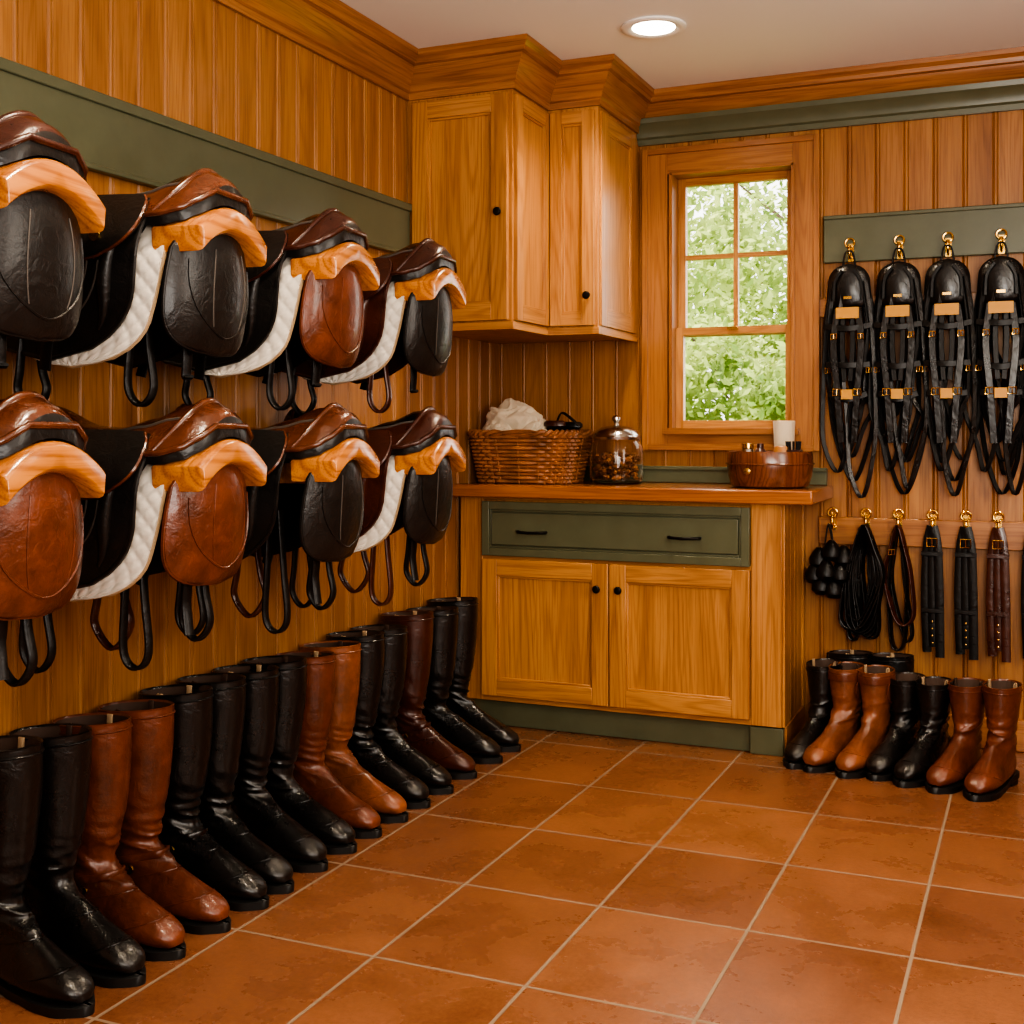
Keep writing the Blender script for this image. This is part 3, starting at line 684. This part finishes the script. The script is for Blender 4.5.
# ------------------------------------------------------------ counter items
def basket():
    b=B(); hx_,hy=.185,.115; H=.185
    def rr(a,s):
        c,s_=math.cos(a),math.sin(a); e=.45
        return Vector((hx_*s*math.copysign(abs(c)**e,c),hy*s*math.copysign(abs(s_)**e,s_),0))
    n=132; rows=13
    for k in range(rows):
        z=.008+(H-.016)*k/(rows-1); s=1.0+.18*k/(rows-1)
        P=[]
        for j in range(n):
            a=2*math.pi*j/n; p=rr(a,s); o=.0065*math.cos(j*math.pi/3+ (math.pi if k%2 else 0)); d=p.normalized()
            P.append(p+d*o+Vector((0,0,z)))
        b.tube(P,.0076,M_wick,6,closed=True)
    for j in range(0,n,3):
        a=2*math.pi*j/n; b.tube([rr(a,1.0)+Vector((0,0,.0)),rr(a,1.09)+Vector((0,0,H/2)),rr(a,1.18)+Vector((0,0,H))],.0045,M_wick,6)
    for ph in (0,math.pi):
        P=[]
        for j in range(n):
            a=2*math.pi*j/n; p=rr(a,1.19); d=p.normalized(); P.append(p+d*.008*math.cos(j*.9+ph)+Vector((0,0,H+.005+.008*math.sin(j*.9+ph))))
        b.tube(P,.0082,M_wick,6,closed=True)
    base=[rr(2*math.pi*j/48,.98) for j in range(48)]
    b.loft([[p+Vector((0,0,.001)) for p in base],[p+Vector((0,0,.012)) for p in base]],M_wick)
    b.obj('wicker_basket',(.235,4.37,CT+.002))
    # rumpled cloth: three overlapping soft folds with ridged creases
    b=B()
    for (ox,oy,oz,rx,ry,rz_,sd) in ((-.02,0,0,.135,.085,.125,1),(.06,-.02,-.02,.085,.060,.085,5),(-.05,-.03,-.02,.080,.055,.105,9)):
        nu,nv=110,60; rings=[]
        for i in range(nv):
            t=i/(nv-1); ring=[]
            for j in range(nu):
                a=2*math.pi*j/nu; ph=t*math.pi*.66
                d=Vector((math.sin(ph+.001)*math.cos(a),math.sin(ph+.001)*math.sin(a),math.cos(ph)))
                wv=d+.5*Vector((noise.noise(d*1.5+Vector((sd,0,0))),noise.noise(d*1.5+Vector((0,sd,0))),noise.noise(d*1.5+Vector((0,0,sd)))))
                crease=1-abs(noise.noise(Vector((wv.x*1.6,wv.y*1.6,wv.z*4.0))+Vector((sd,2,3))))*2.2
                f=.86+.22*noise.noise(d*1.7+Vector((sd,1,2)))+.13*crease+.02*noise.noise(d*9)
                ring.append((ox+d.x*rx*f,oy+d.y*ry*f,oz+d.z*rz_*f))
            rings.append(ring)
        b.loft(rings,M_cream)
    b.obj('folded_cream_towel',(.180,4.375,CT+.195),ang=80)
    b=B()
    for cx,tz in ((.34,.225),(.39,.22)):
        pr=[]
        for s,z in ((.7,0),(1,.006),(1,.018),(.8,.026)):
            pr.append([(cx+.045*s*math.cos(a),4.36+(.0 if cx<.36 else .05)+.024*s*math.sin(a),CT+tz+z-.01) for a in [2*math.pi*k/24 for k in range(24)]])
        b.loft(pr,M_dbr if cx<.36 else M_blk)
        for k in range(60):
            a=R.uniform(0,6.28); q=R.uniform(0,.9)**.5; x=cx+.04*q*math.cos(a); y=4.36+(.0 if cx<.36 else .05)+.02*q*math.sin(a)
            b.tube([(x,y,CT+tz-.01),(x,y,CT+tz-.035)],.0015,M_iron,4)
    b.ribbon(catmull([(.35,4.36,CT+.24),(.38,4.33,CT+.27),(.42,4.32,CT+.25),(.45,4.33,CT+.22)],6),.016,.005,M_strap,(0,1,.3))
    b.obj('grooming_brushes')
basket()
def jar():
    b=B(); c=(.575,4.40,CT+.001)
    b.lathe([(0,0),(.085,0),(.098,.008),(.102,.03),(.102,.125),(.096,.148),(.086,.160),(.084,.168),(.080,.168),(.082,.160),(.092,.146),(.097,.125),(.097,.03),(.092,.012),(0,.010)],c,M_glass,40)
    b.lathe([(.070,.168),(.092,.168),(.093,.178),(.088,.184),(.075,.184)],c,M_steel,40)
    b.lathe([(.088,.184),(.082,.198),(.057,.214),(.015,.222),(.0,.222)],c,M_steel,40)
    b.lathe([(0,.220),(.012,.221),(.008,.230),(.010,.236),(.016,.243),(.016,.252),(.009,.259),(0,.260)],c,M_steel,24)
    for k in range(420):
        a=R.uniform(0,6.28); q=.084*R.uniform(0,1)**.5; z=.022+.09*R.random()
        x,y,zz=c[0]+q*math.cos(a),c[1]+q*math.sin(a),c[2]+z; s=R.uniform(.006,.010)
        b.lathe([(0,-s),(s*.9,-s*.5),(s*1.1,0),(s*.8,s*.6),(0,s)],(x,y,zz),M_bis if R.random()<.6 else M_ltag,6)
    b.obj('glass_treat_jar')
jar()
def bowl():
    b=B(); cx,cy=1.165,4.36; c=(cx,cy,CT+.001)
    b.lathe([(0,0),(.120,0),(.135,.006),(.147,.04),(.152,.08),(.150,.118),(.146,.128),(.138,.126),(.134,.110),(.132,.06),(.12,.02),(0,.014)],c,M_bowl,48)
    b.tube([(c[0]+.153*math.cos(a),c[1]+.153*math.sin(a),c[2]+.085) for a in [2*math.pi*k/48 for k in range(48)]],.0035,M_bowl,6,closed=True)
    b.lathe([(0,0),(.012,0),(.012,.004),(0,.006)],(c[0]-.05,c[1]-.146,c[2]+.06),M_brass,14,axis=1)
    b.obj('wooden_bowl')
    b=B(); b.lathe([(0,.0),(.028,0),(.030,.004),(.030,.075),(.026,.082),(0,.083)],(cx+.045,cy,CT+.016),M_ltag,24); b.lathe([(0,.083),(.031,.083),(.031,.128),(.028,.132),(0,.133)],(cx+.045,cy,CT+.016),M_ltag,24)
    b.obj('leather_balm_tin')
    b=B(); b.lathe([(0,0),(.024,0),(.026,.004),(.026,.10),(.018,.118),(.012,.124),(.012,.14),(0,.14)],(cx-.03,cy-.02,CT+.016),M_dbr,24); b.obj('saddle_soap_bottle')
    b=B(); b.lathe([(0,0),(.022,0),(.022,.118),(.018,.123),(0,.123)],(cx-.085,cy+.03,CT+.016),M_steel,24); b.lathe([(0,.123),(.023,.123),(.023,.14),(0,.142)],(cx-.085,cy+.03,CT+.016),M_brass,24); b.obj('polish_tin')
    b=B(); b.box(-.03,.03,-.015,.015,0,.05,M_dbr); 
    for k in range(40): 
        x=R.uniform(-.027,.027);y=R.uniform(-.012,.012); b.tube([(x,y,.05),(x*1.1,y*1.1,.08)],.0018,M_strap,4)
    b.obj('boot_brush',(cx+.085,cy-.01,CT+.085))
    b=B(); b.lathe([(0,0),(.030,0),(.033,.004),(.038,.20),(.040,.235),(.038,.237),(.036,.232),(.032,.15),(0,.148)],(0,0,0),M_cream,32)
    b.obj('tall_cream_canister',(1.185,4.519,CT+.002))
bowl()
# ------------------------------------------------------------ recessed lights, added fill lamps
def can(x,y,e=45):
    b=B(); b.lathe([(.068,-.0),(.105,-.0),(.106,-.006),(.098,-.010),(.078,-.008),(.070,-.004)],(x,y,CH-.0005),M_trimw,48)
    b.lathe([(0,-.004),(.070,-.004),(.068,-.0065),(0,-.0075)],(x,y,CH-.0005),M_lamp,48)
    b.obj('recessed_ceiling_light')
    l=bpy.data.lights.new('downlight','SPOT'); l.energy=e; l.color=(1,.82,.60); l.spot_size=rad(140); l.spot_blend=.8; l.shadow_soft_size=.08
    o=bpy.data.objects.new('downlight',l); o.location=(x,y,CH-.03); bpy.context.scene.collection.objects.link(o)
can(.90,3.81,55); can(2.35,3.4,58); can(.95,1.75,68); can(2.35,1.4,55)
def area(name,loc,target,size,e,col):
    l=bpy.data.lights.new(name,'AREA'); l.energy=e; l.color=col; l.shape='RECTANGLE'; l.size=size[0]; l.size_y=size[1]
    o=bpy.data.objects.new(name,l); o.location=loc; o.rotation_euler=(Vector(target)-Vector(loc)).to_track_quat('-Z','Y').to_euler(); bpy.context.scene.collection.objects.link(o)
area('room_softlight',(2.3,-.9,1.7),(1.2,4.0,1.5),(1.6,1.2),46,(1,.91,.78))  # added fill behind the camera, not a fixture of the room
area('side_softlight',(3.25,2.2,1.7),(.2,2.6,1.0),(.7,1.4),27,(1,.92,.80))
area('ceiling_bounce_fill',(2.6,.6,1.2),(2.0,2.4,2.43),(1.0,1.0),36,(1,.96,.90))  # added unseen lamp aimed upward, stands in for bounce on the ceiling
# ------------------------------------------------------------ outside
def outside():
    b=B(); b.box(-14,16,YB+.3,30,-.5,-.42,M_grass); b.obj('lawn',smooth=False)
    r=random.Random(3)
    def tree(c,R_,n,name,s0):
        b=B(); b.tube(catmull([(c[0],c[1],-.42),(c[0]+.05,c[1],c[2]*.5),(c[0],c[1],c[2])],5),[.08-.005*k for k in range(11)],M_bark,8)
        cl=[(c[0]+r.uniform(-1,1)*R_,c[1]+r.uniform(-1,1)*R_*.6,c[2]+r.uniform(-1,1)*R_*.9) for _ in range(26)]
        for q in cl[:8]: b.tube([(c[0],c[1],c[2]*.6),q],.014,M_bark,5)
        V=[];F=[]
        for k in range(n):
            q=r.choice(cl); d=Vector((r.gauss(0,1),r.gauss(0,1),r.gauss(0,1)))*.22*R_*.8; p=Vector(q)+d
            if p.z<-.3: continue
            u=Vector((r.gauss(0,1),r.gauss(0,1),r.gauss(0,1))).normalized(); w=u.orthogonal().normalized(); s=s0*r.uniform(.7,1.3)
            i=len(V); V+=[p-u*s,p+w*s*.5,p+u*s,p-w*s*.5]; F.append((i,i+1,i+2,i+3))
        b.add(V,F,M_leaf); b.obj(name,smooth=False)
    tree((-1.1,9.4,.95),.9,9000,'leafy_shrub',.045)
    tree((.8,9.6,.75),.85,9000,'leafy_shrub',.045)
    tree((-.7,13.0,1.8),1.6,11000,'leafy_tree',.06)
    tree((-3.6,17.5,4.2),2.5,6500,'leafy_tree',.08)
    tree((.2,18.5,4.6),2.3,5500,'leafy_tree',.08)
outside()
s=bpy.data.lights.new('sun','SUN'); s.energy=9; s.color=(1,.95,.82); s.angle=.02
o=bpy.data.objects.new('sun',s); o.rotation_euler=(rad(48),0,rad(-25)); o.location=(0,-3,8); bpy.context.scene.collection.objects.link(o)
w=bpy.data.worlds.new('World'); bpy.context.scene.world=w; w.use_nodes=True
bg=w.node_tree.nodes['Background']; bg.inputs[0].default_value=(1.0,.98,.92,1); bg.inputs[1].default_value=3.0
# ------------------------------------------------------------ camera
cam=bpy.data.cameras.new('camera'); cam.sensor_width=36; cam.lens=36*1218/1024; cam.shift_y=-82/1024; cam.clip_start=.05
o=bpy.data.objects.new('camera',cam); o.location=(2.05,0,1.12); o.rotation_euler=(rad(90),0,rad(23.43)); bpy.context.scene.collection.objects.link(o)
bpy.context.scene.camera=o
